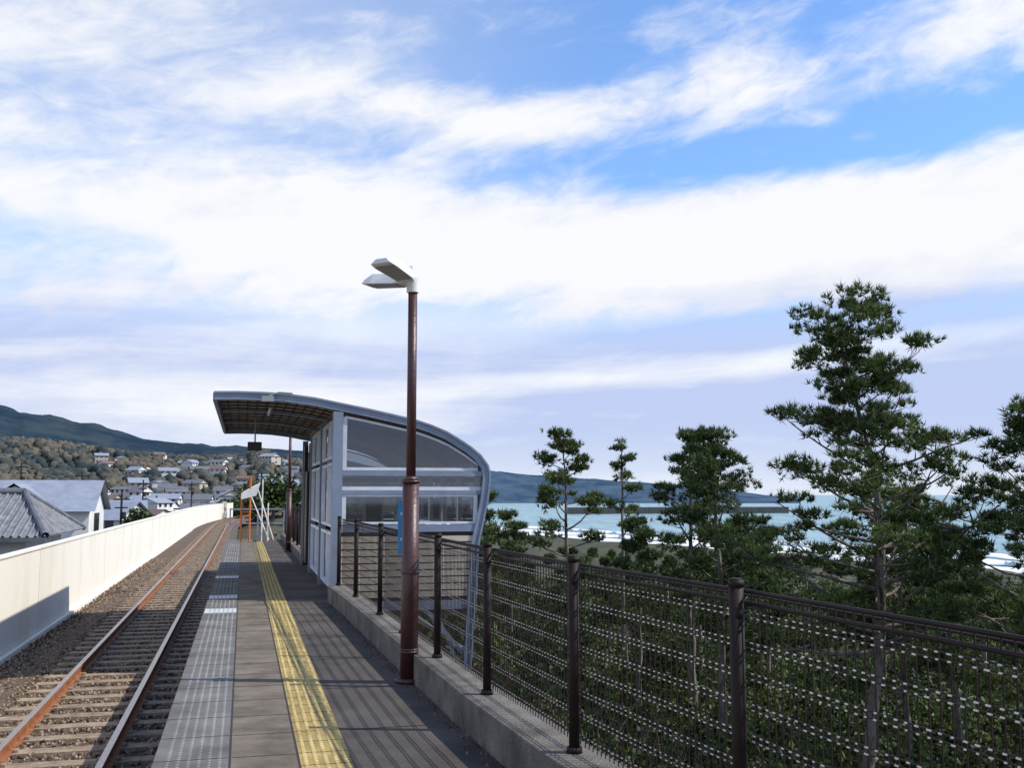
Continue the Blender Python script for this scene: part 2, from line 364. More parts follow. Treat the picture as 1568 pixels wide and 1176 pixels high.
# ------------------------------------------------------------------ shelter
se=empty('waiting_shelter',PW(1.83,15.95),RZ)
RP=[(-1.845,3.13),(-1.5,3.14),(-1.1,3.135),(-.769,3.12),(-.35,3.07),(.02,3.00),(.45,2.92),(.833,2.84),(1.2,2.76),(1.453,2.68),(1.7,2.58),(1.872,2.48),(2.08,2.35),(2.24,2.22),(2.36,2.06),(2.40,1.92),(2.39,1.75),(2.36,1.5),(2.22,.85),(2.15,-.2),(2.10,-1.1)]
def roofz(u):
    return float(np.interp(u,[p[0] for p in RP[:16]],[p[1] for p in RP[:16]]))
def arch(mb,v0,v1,depth,pts,mi=0):
    n=len(pts); nor=[]
    for i in range(n):
        a=Vector(pts[max(i-1,0)]);b=Vector(pts[min(i+1,n-1)]);t=(b-a).normalized();nor.append(Vector((t.y,-t.x)))
    inn=[(pts[i][0]+nor[i].x*depth ,pts[i][1]+nor[i].y*depth) for i in range(n)]
    vs=[];fs=[]
    for v in(v0,v1):
        for p in pts: vs.append((p[0],v,p[1]))
        for p in inn: vs.append((p[0],v,p[1]))
    for i in range(n-1):
        fs+=[(i,i+1,n+i+1,n+i),(2*n+i,3*n+i,3*n+i+1,2*n+i+1),(i,2*n+i,2*n+i+1,i+1),(n+i,n+i+1,3*n+i+1,3*n+i)]
    fs+=[(0,n,3*n,2*n),(n-1,3*n-1,4*n-1,2*n-1)]
    mb.add(vs,fs,mi)
VL=8.6
mb=MB(); arch(mb,-.08,.06,.125,RP); arch(mb,VL-.06,VL+.08,.15,RP)
arch(mb,-.10,-.082,.03,RP)
for v in (2.87,5.73): arch(mb,v-.04,v+.04,.05,[(p[0],p[1]-.04) for p in RP[:15]]+[(p[0]-.03,p[1]) for p in RP[15:]])
mb.box(-1.86,-1.80,.062,VL-.062,3.0,3.125)
mb.box(-.075,.075,-.075,.075,0,2.86); 
for v in (2.87,5.73,VL): mb.box(-.06,.06,v-.06,v+.06,0,2.83)
mb.box(.075,2.30,-.05,.05,1.88,1.96); mb.box(.075,2.30,-.05,.05,1.60,1.66) ; mb.box(.075,2.27,-.06,.04,1.02,1.13)
mb.box(.075,2.30,VL-.05,VL+.05,1.88,1.98); mb.box(.075,2.27,VL-.05,VL+.05,1.02,1.13)
mb.beam((2.1,0,-1.0),(1.2,0,.05),.07,.07); mb.beam((2.12,0,-.9),(2.12,VL,-.9),.06,.06); mb.beam((2.14,.0,.0),(2.14,2.8,-1.0),.05,.05); mb.beam((0.1,0,-.1),(2.15,0,-.1),.1,.14)
mb.beam((1.5,.0,-.1),(1.9,0,-1.0),.05,.05)
mb.obj('steel_frame',[M['steel']],se)
mb=MB()
outp=RP[:17]
def off2(pts,d):
    n=len(pts);r=[]
    for i in range(n):
        a=Vector(pts[max(i-1,0)]);b=Vector(pts[min(i+1,n-1)]);t=(b-a).normalized();nn=Vector((t.y,-t.x)); r.append((pts[i][0]+nn.x*d,pts[i][1]+nn.y*d))
    return r
A=off2(outp,.012);B=off2(outp,.035);n=len(A)
for i in range(n-1):
    mb.add([(A[i][0],.062,A[i][1]),(A[i+1][0],.062,A[i+1][1]),(A[i+1][0],VL-.062,A[i+1][1]),(A[i][0],VL-.062,A[i][1])],[(0,1,2,3)],0)
    mb.add([(B[i][0],.062,B[i][1]),(B[i+1][0],.062,B[i+1][1]),(B[i+1][0],VL-.062,B[i+1][1]),(B[i][0],VL-.062,B[i][1])],[(0,3,2,1)],1)
mb.obj('curved_roof',[M['roofm'],M['under']],se)
mb=MB()
for u in np.arange(-1.66,-.1,.155):
    z=roofz(u)-.05; mb.box(u-.011,u+.011,.07,VL-.07,z-.012,z+.012)
v=.42
while v<VL-.3:
    pts=[(p[0],p[1]-.07) for p in RP[:6]]
    for i in range(len(pts)-1):
        if abs(v-2.87)>.15 and abs(v-5.73)>.15: mb.beam((pts[i][0]+(0.06 if i==0 else 0),v,pts[i][1]),(pts[i+1][0],v,pts[i+1][1]),.03,.02)
    v+=.62
mb.obj('purlins',[M['purlin']],se)
def frames(v,mb,gl):
    us=np.linspace(.11,2.2,14); topc=[(u,roofz(u)-.20) for u in us]; topc=[(u,max(z,2.02)) for u,z in topc]
    for i in range(len(topc)-1): mb.beam((topc[i][0],v,topc[i][1]),(topc[i+1][0],v,topc[i+1][1]),.05,.035,0,(0,0,1))
    mb.box(.08,.14,v-.03,v+.03,1.965,topc[0][1]); mb.box(.142,2.2,v-.03,v+.03,1.965,2.01)
    for i in range(len(topc)-1):
        gl.add([(topc[i][0],v,2.01),(topc[i+1][0],v,2.01),(topc[i+1][0],v,topc[i+1][1]),(topc[i][0],v,topc[i][1])],[(0,1,2,3)],0)
    for z0,z1 in((1.66,1.875),(1.14,1.595)):
        if z0>1.5: 
            mb.box(.08,2.3,v-.015,v+.015,z0,z0+.055); gl.add([(.08,v,z0+.055),(2.3,v,z0+.055),(2.3,v,z1),(.08,v,z1)],[(0,1,2,3)],0)
        else:
            mb.box(.08,.14,v-.035,v+.035,z0,z1); mb.box(2.13,2.19,v-.035,v+.035,z0,z1); mb.box(.142,2.128,v-.035,v+.035,z1-.035,z1); mb.box(.142,2.128,v-.035,v+.035,z0,z0+.035)
            gl.add([(.14,v,z0),(2.13,v,z0),(2.13,v,z1),(.14,v,z1)],[(0,1,2,3)],0)
    if v>1: mb.box(1.16,1.20,v-.03,v+.03,1.192,1.54)
fr=MB();gl=MB(); frames(0,fr,gl); frames(VL,fr,gl)
for u in (0.0,2.2):
    for v0,v1 in ((.09,1.4),(1.5,2.78),(2.95,4.2),(4.3,5.65),(5.8,7.1),(7.2,8.5)):
        if u==0 and v0>5.7: continue
        zt=roofz(u)-.22 if u<1 else 2.05
        for z0,z1 in ((.12,1.0),(1.08,2.1),(2.16,zt)):
            if z1-z0<.1: continue
            if u>1 and z0<1: continue
            fr.box(u-.03,u+.03,v0,v0+.06,z0,z1);fr.box(u-.03,u+.03,v1-.06,v1,z0,z1)
            fr.box(u-.03,u+.03,v0+.062,v1-.062,z0,z0+.05);fr.box(u-.03,u+.03,v0+.062,v1-.062,z1-.05,z1)
            gl.add([(u,v0+.05,z0+.04),(u,v1-.05,z0+.04),(u,v1-.05,z1-.04),(u,v0+.05,z1-.04)],[(0,1,2,3)])
fr.obj('window_frames',[M['frame']],se); gl.obj('window_glass',[M['glass']],se)
mb=MB()
z=.03
while z<.97:
    mb.box(.08,2.16,-.055,-.02,z,z+.085); mb.box(.08,2.16,VL+.02,VL+.055,z,z+.085)
    mb.box(2.19,2.225,.07,VL-.07,z,z+.085); z+=.105
mb.box(.08,2.16,-.018,.0,0,1.0,1); mb.box(.08,2.16,VL-.0,VL+.018,0,1.0,1); mb.box(2.165,2.185,.07,VL-.07,0,1.0,1)
mb.obj('slatted_wall',[M['slat'],M['purlin']],se)
mb=MB(); mb.box(.0,2.2,0.02,VL-.02,-.25,.003,0); mb.obj('floor',[M['paver']],se)
mb=MB()
for v in np.arange(1,7.2,.55): mb.box(1.55,1.98,v,v+.46,.42,.46); mb.box(1.98,2.02,v,v+.46,.46,.86)
mb.box(1.7,1.76,.9,7.3,.34,.41)
for v in(1.1,3,5,7): mb.box(1.68,1.78,v,v+.06,0,.34)
mb.obj('bench_seats',[M['seat']],se,bevel=.01)
mb=MB(); mb.box(1.3,1.75,7.9,8.2,.0,1.5,1); mb.box(1.35,1.7,7.87,7.898,.9,1.42,0); mb.obj('ticket_machine',[M['dark'],M['frame']],se,bevel=.01)
mb=MB(); mb.box(.02,.2,5.9,6.0,.0,2.7); mb.box(-.05,.05,5.8,5.95,0,2.75); mb.box(-.04,.04,8.1,8.5,0,2.7); mb.box(-.03,.03,7.2,8.0,.1,2.1)
mb.obj('door_posts',[M['purlin']],se)
mb=MB(); mb.box(-1.33,-1.08,3.2,3.32,2.38,2.54,0); mb.cyl((-1.2,3.26,2.54),(-1.2,3.26,3.0),.015,n=8,mi=1)
mb.obj('hanging_monitor',[M['dark'],M['steel']],se,bevel=.008)
mb=MB(); mb.cyl((-1.0,.9,2.96),(-1,2.1,2.96),.02,n=12); mb.obj('canopy_light',[M['lampw']],se)
mb=MB()
mb.box(-1.15,-.97,-.16,-.105,2.99,3.07); mb.tube([(-1.05,-.13,3.07),(-.9,-.13,3.13),(-.7,-.12,3.12)],[.012]*3,6)
mb.obj('speaker',[M['lampg']],se)
# ------------------------------------------------------------------ platform end things
oe=empty('orange_gate_frame',PW(.68,36.2),RZ); mb=MB()
mb.cyl((0,0,0),(0,0,2.2),.035,n=10); mb.cyl((-.28,.1,0),(-.28,.1,1.7),.03,n=10); mb.cyl((-.28,.1,1.0),(0,0,1.0),.022,n=8); mb.box(-.05,.05,-.02,.02,1.85,2.2)
mb.obj('orange_posts',[M['orange']],oe)
mb=MB(); mb.cyl((.0,.3,1.6),(.65,.3,.05),.022,n=8); mb.cyl((.2,.1,1.9),(.8,.1,.05),.022,n=8); mb.cyl((.6,.1,0),(.6,.1,1.3),.022,n=8); mb.cyl((.4,0,0),(.4,0,2.1),.022,n=8)
mb.add([(-.3,-.1,1.6),(.32,-.1,1.95),(.32,.3,2.0),(-.3,.3,1.65),(-.3,-.1,1.42),(.2,-.1,1.55)],[(0,1,2,3),(0,4,5,1)])
mb.obj('white_braces',[M['lampw']],oe)
mb=MB(); mb.box(0,1.9,37.9,37.95,1.05,1.1); mb.box(0,1.9,37.9,37.95,.55,.6)
for a in(.0,.95,1.85): mb.box(a,a+.05,37.9,37.95,0,1.1)
mb.obj('platform_end_railing',[M['roofb']],loc=P0,rz=RZ)
# ------------------------------------------------------------------ terrain
def sm(x): x=np.clip(x,0,1); return x*x*(3-2*x)
def vnoise(x,y,seed=0):
    xi=np.floor(x).astype(int);yi=np.floor(y).astype(int);xf=x-xi;yf=y-yi
    def h(i,j): 
        n=(i*374761393+j*668265263+seed*982451)&0x7fffffff; n=((n^(n>>13))*1274126177)&0x7fffffff; return (n%10007)/10007.
    u=xf*xf*(3-2*xf);v=yf*yf*(3-2*yf)
    return (h(xi,yi)*(1-u)+h(xi+1,yi)*u)*(1-v)+(h(xi,yi+1)*(1-u)+h(xi+1,yi+1)*u)*v
def fbm(x,y,s=0): return sum(vnoise(x*2**k,y*2**k,s+k)/2**k for k in range(4))/1.875
def shoreX(Y): return np.maximum(57-(Y-136)*.5,-60-np.maximum(Y-370,0)*.25)
def H(X,Y):
    X=np.asarray(X,float);Y=np.asarray(Y,float)
    dx=X+.464; a=dx*ex.x+Y*ex.y; s=dx*ey.x+Y*ey.y
    a=a-np.clip(np.where(s>85,(s-85)**2/840,0),0,12)
    lowR=-1.9-3.3*sm((a-2.6)/8)+ (fbm(X/6,Y/6,2)-.5)*1.2*sm((a-2.6)/3)
    lowL=-1.9-4.3*sm((-a-3.6)/4)
    z=np.where(a>0,lowR,lowL)
    d=shoreX(Y)-X
    z=np.where(a>10, -5.3+(fbm(X/9,Y/9,3)-.5)*1.5-1.2*sm((40-d)/25),z)
    z=np.where((d<20)&(a>10), -6.8-(20-np.maximum(d,-20))*.13, z)
    z=np.where((d<-20)&(a>10),-12,z)
    az=np.arctan2(X,np.maximum(Y,1))
    D=np.hypot(X,Y)
    m=sm((-.07-az)/.12)*(Y>0)
    hill=36*sm((D-300)/620)*(.70+.55*fbm(X/260,Y/260,7))*m*(1+.35*sm((-.30-az)/.15))
    return z+hill
gx=np.sinh(np.linspace(-1,1,300)*6.2)/np.sinh(6.2)*5000
gy=np.sinh(np.linspace(-.62,1,320)*6.0)/np.sinh(6.0)*6000
X,Y=np.meshgrid(gx,gy); Z=H(X,Y)
V=np.stack([X,Y,Z],-1).reshape(-1,3); nx=len(gx);ny=len(gy)
i=np.arange((ny-1)*(nx-1)); r,c=i//(nx-1),i%(nx-1); q=r*nx+c
gr=np_mesh('ground',V,np.stack([q,q+1,q+nx+1,q+nx],-1),M['ground'],smooth=True)
ysb=np.linspace(40,420,90); vs=[];
for y in ysb:
    sx=float(shoreX(y))
    for k,d in enumerate((22,16,8,0,-6)):
        vs.append((sx-d,y,float(H(sx-d,y))+.05+(.05 if k else -.3)))
fsb=[(j*5+k,j*5+k+1,(j+1)*5+k+1,(j+1)*5+k) for j in range(len(ysb)-1) for k in range(4)]
np_mesh('beach',np.array(vs),np.array(fsb),M['beach'],smooth=True)
def sea_mat():
    m=bpy.data.materials.new('sea_water'); m.use_nodes=True; nt=m.node_tree;L=nt.links;b=nt.nodes['Principled BSDF']
    b.inputs['Roughness'].default_value=.28; b.inputs['Specular IOR Level'].default_value=.3
    tc=nt.nodes.new('ShaderNodeTexCoord'); mp=nt.nodes.new('ShaderNodeMapping'); mp.inputs['Rotation'].default_value=(0,0,R(-26)); mp.inputs['Scale'].default_value=(.13,.02,1)
    L.new(tc.outputs['Object'],mp.inputs[0])
    n=nt.nodes.new('ShaderNodeTexNoise'); n.inputs['Scale'].default_value=1; n.inputs['Detail'].default_value=6; L.new(mp.outputs[0],n.inputs['Vector'])
    r=nt.nodes.new('ShaderNodeValToRGB'); r.color_ramp.elements[0].position=.35;r.color_ramp.elements[1].position=.7
    r.color_ramp.elements[0].color=(.10,.225,.26,1); r.color_ramp.elements[1].color=(.23,.39,.41,1)
    L.new(n.outputs[0],r.inputs[0]); L.new(r.outputs[0],b.inputs['Base Color'])
    n2=nt.nodes.new('ShaderNodeTexNoise'); n2.inputs['Scale'].default_value=.5; n2.inputs['Detail'].default_value=6; L.new(tc.outputs['Object'],n2.inputs['Vector'])
    bp=nt.nodes.new('ShaderNodeBump'); bp.inputs['Strength'].default_value=.8;bp.inputs['Distance'].default_value=.8; L.new(n2.outputs[0],bp.inputs['Height']);L.new(bp.outputs[0],b.inputs['Normal'])
    return m
mb=MB(); mb.add([(-2500,20,-9),(9000,20,-9),(9000,12000,-9),(-2500,12000,-9)],[(0,1,2,3)]); mb.obj('sea',[sea_mat()])
M['foam']=mat('sea_foam',(.72,.75,.75),(.90,.90,.90),.8,.3)
vs=[];fs=[]
for d0,w,amp in((-1.5,6.5,2.0),(-14,5.5,2.6),(-27,3.6,3),(-42,1.8,3)):
    ys=np.linspace(60,420,260); o=len(vs)
    for y in ys:
        sx=float(shoreX(y))+amp*(float(fbm(np.array(y/11.),np.array(d0),5))-.5)*3
        ww=w*max(.05,float(fbm(np.array(y/7.),np.array(d0+9),8))*2.6-.7)
        vs+=[(sx-d0-ww,y,-8.9),(sx-d0-ww*.1,y,-8.25),(sx-d0+ww*.6,y,-8.93)]
    for j in range(len(ys)-1):
        for k in range(2): fs.append((o+j*3+k,o+j*3+k+1,o+j*3+3+k+1,o+j*3+3+k))
np_mesh('breaking_waves',np.array(vs),np.array(fs),M['foam'],smooth=True)
mb=MB(); 
for k in range(14): 
    x=30+k*9; mb.box(x,x+8.6,560+k*2,566+k*2,-10,-5.5)
mb.obj('breakwater',[M['kerb']])
def ridge(name,azs,D,prof,mt,depth,base=-10,amp=.12,seed=1,n=240):
    a=np.linspace(azs[0],azs[1],n); hp=np.interp(a,[p[0] for p in prof],[p[1] for p in prof])
    rows=20; V=[]
    for k in range(rows):
        t=k/(rows-1); d=D-depth*(1-t)
        h=base+(hp-base)*sm(t)**.8*(1+amp*(fbm(a*50,np.full_like(a,t*6),seed)-.5)*2*(.4+.6*(1-t)))
        V.append(np.stack([np.sin(a)*d,np.cos(a)*d,h],-1))
    V.append(np.stack([np.sin(a)*(D+depth*.5),np.cos(a)*(D+depth*.5),np.full(n,base)],-1))
    V=np.array(V).reshape(-1,3); i=np.arange(rows*(n-1)); r,c=i//(n-1),i%(n-1); q=r*n+c
    return np_mesh(name,V,np.stack([q,q+1,q+n+1,q+n],-1),mt,smooth=True)
def zt(py,D): return 1.6+D*(757-py)/1586
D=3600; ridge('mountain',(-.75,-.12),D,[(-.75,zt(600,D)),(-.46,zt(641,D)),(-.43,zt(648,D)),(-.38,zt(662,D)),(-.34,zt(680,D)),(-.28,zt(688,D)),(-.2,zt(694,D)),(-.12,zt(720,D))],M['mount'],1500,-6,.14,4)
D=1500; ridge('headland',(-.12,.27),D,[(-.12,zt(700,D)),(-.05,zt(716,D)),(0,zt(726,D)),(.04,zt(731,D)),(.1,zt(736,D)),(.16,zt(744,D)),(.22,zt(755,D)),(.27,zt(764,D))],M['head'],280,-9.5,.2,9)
# ------------------------------------------------------------------ hillside forest and houses
def blobs(name,pts,size,mt,squash=.8):
    import bmesh
    bm=bmesh.new(); bmesh.ops.create_icosphere(bm,subdivisions=2,radius=1); bv=np.array([v.co[:] for v in bm.verts]); bf=np.array([[v.index for v in f.verts] for f in bm.faces]); bm.free()
    N=len(pts); pts=np.array(pts)
    sz=np.array(size).reshape(-1,1,1)*np.ones((N,1,1))*rng.uniform(.6,1.3,size=(N,1,1))
    V=bv[None]*sz*rng.uniform(.55,1.4,size=(N,len(bv),1)); V[:,:,2]*=squash; V+=pts[:,None,:]
    F=(bf[None]+np.arange(N)[:,None,None]*len(bv)).reshape(-1,3)
    return np_mesh(name,V,F,mt)
def house(x,y,w,d,h,rh,rz,wm,rm,name='house',z=None):
    z=float(H(x,y))-.5 if z is None else z
    mb=MB(); mb.box(-w/2,w/2,-d/2,d/2,0,h,0)
    o=.5; mb.add([(-w/2-o,-d/2-o,h-.15),(w/2+o,-d/2-o,h-.15),(w/2+o,d/2+o,h-.15),(-w/2-o,d/2+o,h-.15),(-w/2-o,0,h+rh),(w/2+o,0,h+rh)],
        [(0,1,5,4),(2,3,4,5),(0,3,2,1)],1)
    mb.add([(-w/2,-d/2,h),(-w/2,d/2,h),(-w/2,0,h+rh*.88)],[(0,1,2)],0); mb.add([(w/2,-d/2,h),(w/2,d/2,h),(w/2,0,h+rh*.88)],[(0,2,1)],0)
    nw=max(2,int(w/2.5))
    for k in range(nw):
        cx=-w/2+(k+.5)*w/nw
        for zz in ([1.0,3.9] if h>4.5 else [1.0]): mb.box(cx-.6,cx+.6,-d/2-.03,-d/2-.001,zz,zz+1.2,2)
    for zz in ([1.0,3.9] if h>4.5 else [1.0]): mb.box(w/2+.001,w/2+.03,-.7,.7,zz,zz+1.2,2)
    return mb.obj(name,[wm,rm,M['win']],loc=(x,y,z),rz=rz)
random.seed(8)
HS=[]
def addhouse(az,D,big=1):
    x=math.sin(az)*D;y=math.cos(az)*D
    for hx,hy in HS:
        if math.hypot(hx-x,hy-y)<12: return
    HS.append((x,y)); two=random.random()<.5
    house(x,y,random.uniform(7,11)*big,random.uniform(6,8)*big,5.3 if two else 3.2,random.uniform(1.4,2.2),random.uniform(-.6,.6)+(1.57 if random.random()<.3 else 0),random.choice([M['wallw'],M['wallw'],M['wallb']]),random.choice([M['roofg'],M['roofg'],M['roofg'],M['roofb'],M['roofb'],M['roofr']]))
for k in range(80): addhouse(random.uniform(-.44,-.20),random.uniform(250,450))
for k in range(40): addhouse(random.uniform(-.38,-.20),random.uniform(450,820),1.05)
for k in range(7): addhouse(random.uniform(-.42,-.36),random.uniform(140,210))
pts=[];sz=[]; HSa=np.array(HS)
while len(pts)<5200:
    az=rng.uniform(-.54,-.14); D=math.sqrt(rng.uniform(170**2,960**2))
    x=math.sin(az)*D;y=math.cos(az)*D
    if fbm(np.array(x/60),np.array(y/60),11)<.42 and rng.uniform()<.75 : continue
    dd=HSa-np.array([x,y]); dist=np.hypot(dd[:,0],dd[:,1]).min()
    rad=dd@np.array([math.sin(az),math.cos(az)]); lat=np.abs(dd@np.array([math.cos(az),-math.sin(az)]))
    if dist<9 or ((rad>0)&(rad<30)&(lat<6)).any(): continue
    r=rng.uniform(1.0,2.3)*(1+D/1300)*(.8 if D<400 else 1.); pts.append((x,y,float(H(x,y))+r*.5)); sz.append(r)
blobs('hillside_forest',pts,sz,M['hillf'],1.05)
hb=empty('tiled_roof_house',P0,RZ)
mb=MB(); a0,a1,s0,s1,ez,rz_=-24,-6.4,40.5,49.8,.05,1.62; sm_=45.1
mb.add([(a0,s0,ez),(a1,s0,ez),(a1,s1,ez),(a0,s1,ez),(a0+2,sm_,rz_),(a1-1.6,sm_,rz_)],[(0,1,5,4),(1,2,5),(2,3,4,5),(3,0,4),(0,3,2,1)],0)
mb.obj('tiled_roof',[M['tile']],hb)
mb=MB()
x=a0
while x<a1:
    t=min(1,(a1-x)/1.6) if x>a1-1.6 else 1
    mb.tube([(x,s0-.02,ez+.03),(x,s0+(sm_-s0)*t,ez+(rz_-ez)*t+.03)],[.045,.045],5); x+=.27
s=s0
while s<s1:
    t=1-abs(s-sm_)/(sm_-s0)
    if t>0: mb.tube([(a1+.02,s,ez+.03),(a1-1.6*t,s,ez+(rz_-ez)*t+.03)],[.045,.045],5)
    s+=.27
mb.obj('cover_tiles',[M['tile']],hb)
mb=MB()
mb.tube([(a0+2,sm_,rz_+.08),(a1-1.6,sm_,rz_+.08)],[.15,.15],8); mb.tube([(a1-1.6,sm_,rz_+.08),(a1,s0,ez+.07)],[.13,.13],8); mb.tube([(a1-1.6,sm_,rz_+.08),(a1,s1,ez+.07)],[.13,.13],8)
mb.box(a0-.02,a1+.02,s0-.03,s0+.1,ez-.16,ez-.01)
mb.obj('ridge_tiles',[M['roofg']],hb)
mb=MB(); mb.box(a0+.8,a1-.8,s0+.8,s1-.8,-6.3,ez-.02); mb.obj('walls',[M['wallw']],hb)
mb=MB()
for a in (-20,-16,-12,-9): mb.box(a,a+1.6,s0+.76,s0+.798,-2.2,-.8)
for s in(42.5,46.5): mb.box(a1-.798,a1-.76,s,s+1.6,-2.2,-.8)
mb.obj('windows',[M['win']],hb)
hb=empty('white_gable_house',P0,RZ); mb=MB()
mb.box(-19,-8.7,68.5,75.5,-6.3,.7); mb.add([(-8.7,68.5,.7),(-8.7,75.5,.7),(-8.7,72,2.35),(-19,68.5,.7),(-19,75.5,.7),(-19,72,2.35)],[(0,1,2),(3,5,4)])
mb.box(-14.2,-11.4,67.6,70,-2,1.2); mb.add([(-14.2,67.6,1.2),(-11.4,67.6,1.2),(-12.8,67.6,2.1)],[(0,1,2)])
mb.obj('walls',[M['wallw']],hb)
mb=MB()
mb.add([(-19.4,68,.55),(-8.3,68,.55),(-8.3,72,2.5),(-19.4,72,2.5),(-8.3,76,.55),(-19.4,76,.55)],[(0,1,2,3),(3,2,4,5)])
mb.add([(-14.6,67.3,1.0),(-12.8,67.3,2.25),(-12.8,71.5,2.25),(-14.6,71.5,1.0),(-11,67.3,1.0),(-11,71.5,1.0)],[(0,1,2,3),(1,4,5,2)])
mb.obj('roof',[M['roofb']],hb)
mb=MB(); mb.box(-8.698,-8.66,70.8,73,-1,.4); mb.box(-18,-15,68.46,68.498,-2,-.3); mb.obj('windows',[M['win']],hb)
tops=[]
for (px,py,D) in ((-90,690,130),(35,708,150),(128,722,165),(190,755,115),(222,735,180),(296,738,230),(402,722,140),(165,735,240)):
    az=math.atan((px-784)/1586);x=math.tan(az)*D; zt_=zt(py,D); zb=float(H(x,D))
    mb=MB(); mb.cyl((0,0,0),(0,0,zt_-zb),.17,.12,n=8); mb.box(-.9,.9,-.06,.06,zt_-zb-.8,zt_-zb-.65); mb.box(-.7,.7,-.06,.06,zt_-zb-1.7,zt_-zb-1.55); mb.cyl((.3,0,zt_-zb-2.9),(.3,0,zt_-zb-2.1),.25,n=8)
    mb.obj('utility_pole',[M['purlin']],loc=(x,D,zb)); tops.append(Vector((x,D,zt_-.7)))
mb=MB()
for i,j in ((0,1),(1,2),(2,4),(4,5)):
    for k in(-.7,.7):
        a=tops[i]+Vector((k,0,0));b=tops[j]+Vector((k,0,0)); mb.tube([a.lerp(b,t)-Vector((0,0,4*.9*t*(1-t))) for t in np.linspace(0,1,9)],[.022]*9,4)
mb.obj('power_lines',[M['dark']])
# ------------------------------------------------------------------ vegetation
def clump_pts(c,r,n,flat=.5):
    d=nrm(rng.normal(size=(n,3))); rad=rng.uniform(.35,1,size=(n,1))**.6
    p=d*rad*r; p[:,2]=p[:,2]*flat; return p+np.array(c)
def pine(x,y,ztop,cr,cb,lean=(0,0),limbs=34,tufts=26,K=13,nl=.17,nw=.02,cs=.42,seed=0,prof=None,bow=0,mt='needle',r0=None,name='pine_tree',flat=.36,droop=0,up=1.3):
    global rng
    rng=np.random.default_rng(seed); rd=random.Random(seed)
    zb=float(H(x,y))-.1
    Ht=ztop-zb; e=empty(name,(x,y,zb)); mb=MB(); r0=r0 or Ht*.014
    n=12; tp=[]
    for k in range(n+1):
        t=k/n; tp.append(Vector((lean[0]*t*Ht+bow*math.sin(math.pi*t)+math.sin(t*5+seed)*.25*t*(1.2-t)*cr*.5+rd.uniform(-.04,.04),lean[1]*t*Ht+math.cos(t*4+seed)*.2*t*(1.2-t)*cr*.5,t*Ht*.98)))
    mb.tube(tp,[r0*(1-.86*(k/n)**.9) for k in range(n+1)],9)
    def tpt(t):
        f=t*n;i=min(int(f),n-1);return tp[i].lerp(tp[i+1],f-i)
    C=[];az=rd.uniform(0,6)
    prof=prof or [(0,.55),(.2,1),(.5,.85),(.8,.55),(1,.15)]
    for k in range(limbs):
        h=(k+.5)/limbs; t=cb+(1-cb)*h; L=cr*float(np.interp(h,[p[0] for p in prof],[p[1] for p in prof]))*rd.uniform(.55,1.25)
        az+=2.4+rd.uniform(-.6,.6); st=tpt(t*.985); el=rd.uniform(-.1,.3)+.45*h-droop
        pts=[st]; d=Vector((math.cos(az)*math.cos(el),math.sin(az)*math.cos(el),math.sin(el)))
        m=5
        for j in range(m):
            d=(d+Vector((rd.uniform(-.25,.25),rd.uniform(-.25,.25),rd.uniform(-.08,.25)))).normalized(); pts.append(pts[-1]+d*L/m)
        rr=r0*.36*(1-.6*h)*(.5+L/cr*.5); mb.tube(pts,[rr*(1-.15*j) for j in range(m+1)],5)
        for j in range(2,m+1):
            for q in range(2 if j<m else 1):
                sd=Vector((rd.gauss(0,1),rd.gauss(0,1),rd.uniform(-.1,.9))).normalized()*rd.uniform(.18,.38)*L**.7*(1 if j<m else .3)
                c=pts[j]+sd
                if j==2 and rd.random()<.7: continue
                mb.tube([pts[j],pts[j].lerp(c,.6)+Vector((0,0,-.02)),c],[rr*.45,rr*.3,rr*.15],4)
                C.append((c.x,c.y,c.z+.03))
    C.append(tuple(tp[-1]))
    T=np.concatenate([clump_pts(c,cs*rd.uniform(.5,1.15),int(tufts*rd.uniform(.5,1.2)),flat) for c in C])
    V,F=needles(T,K,nl,nw,up)
    mb.obj('trunk_and_limbs',[M['bark']],e,smooth=True)
    np_mesh('needle_foliage',V,F,M[mt],e)
    return e
def zp(py,D): return 1.6+D*(757-py)/1586
pine(7.0,22,5.4,2.65,.36,(.0,0),56,25,12,.18,.024,.38,seed=11,prof=[(0,.8),(.2,1.0),(.4,.95),(.6,.74),(.75,.52),(.88,.48),(1,.40)],r0=.16,bow=.7)
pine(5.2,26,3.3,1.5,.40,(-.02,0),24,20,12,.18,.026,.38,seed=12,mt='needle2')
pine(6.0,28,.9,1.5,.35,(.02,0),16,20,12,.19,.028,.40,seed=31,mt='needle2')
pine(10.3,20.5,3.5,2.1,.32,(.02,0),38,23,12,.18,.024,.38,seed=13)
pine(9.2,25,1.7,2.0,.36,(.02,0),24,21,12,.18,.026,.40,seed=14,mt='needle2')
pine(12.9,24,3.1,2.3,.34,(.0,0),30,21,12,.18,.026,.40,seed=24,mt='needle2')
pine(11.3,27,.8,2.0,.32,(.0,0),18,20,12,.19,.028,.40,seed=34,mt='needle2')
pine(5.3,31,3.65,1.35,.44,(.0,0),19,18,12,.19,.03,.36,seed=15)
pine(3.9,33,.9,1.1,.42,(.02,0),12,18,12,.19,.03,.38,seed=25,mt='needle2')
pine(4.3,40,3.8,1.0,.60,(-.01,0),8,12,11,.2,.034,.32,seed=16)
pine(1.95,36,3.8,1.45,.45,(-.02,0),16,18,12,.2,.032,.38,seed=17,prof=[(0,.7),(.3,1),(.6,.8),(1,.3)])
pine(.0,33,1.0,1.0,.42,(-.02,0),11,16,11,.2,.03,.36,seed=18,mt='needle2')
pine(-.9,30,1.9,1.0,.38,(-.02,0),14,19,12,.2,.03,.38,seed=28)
pine(8.2,34,.9,1.3,.40,(0,0),13,18,12,.2,.03,.40,seed=19,mt='needle2')
rng=np.random.default_rng(40); Tp=[]; gm=MB()
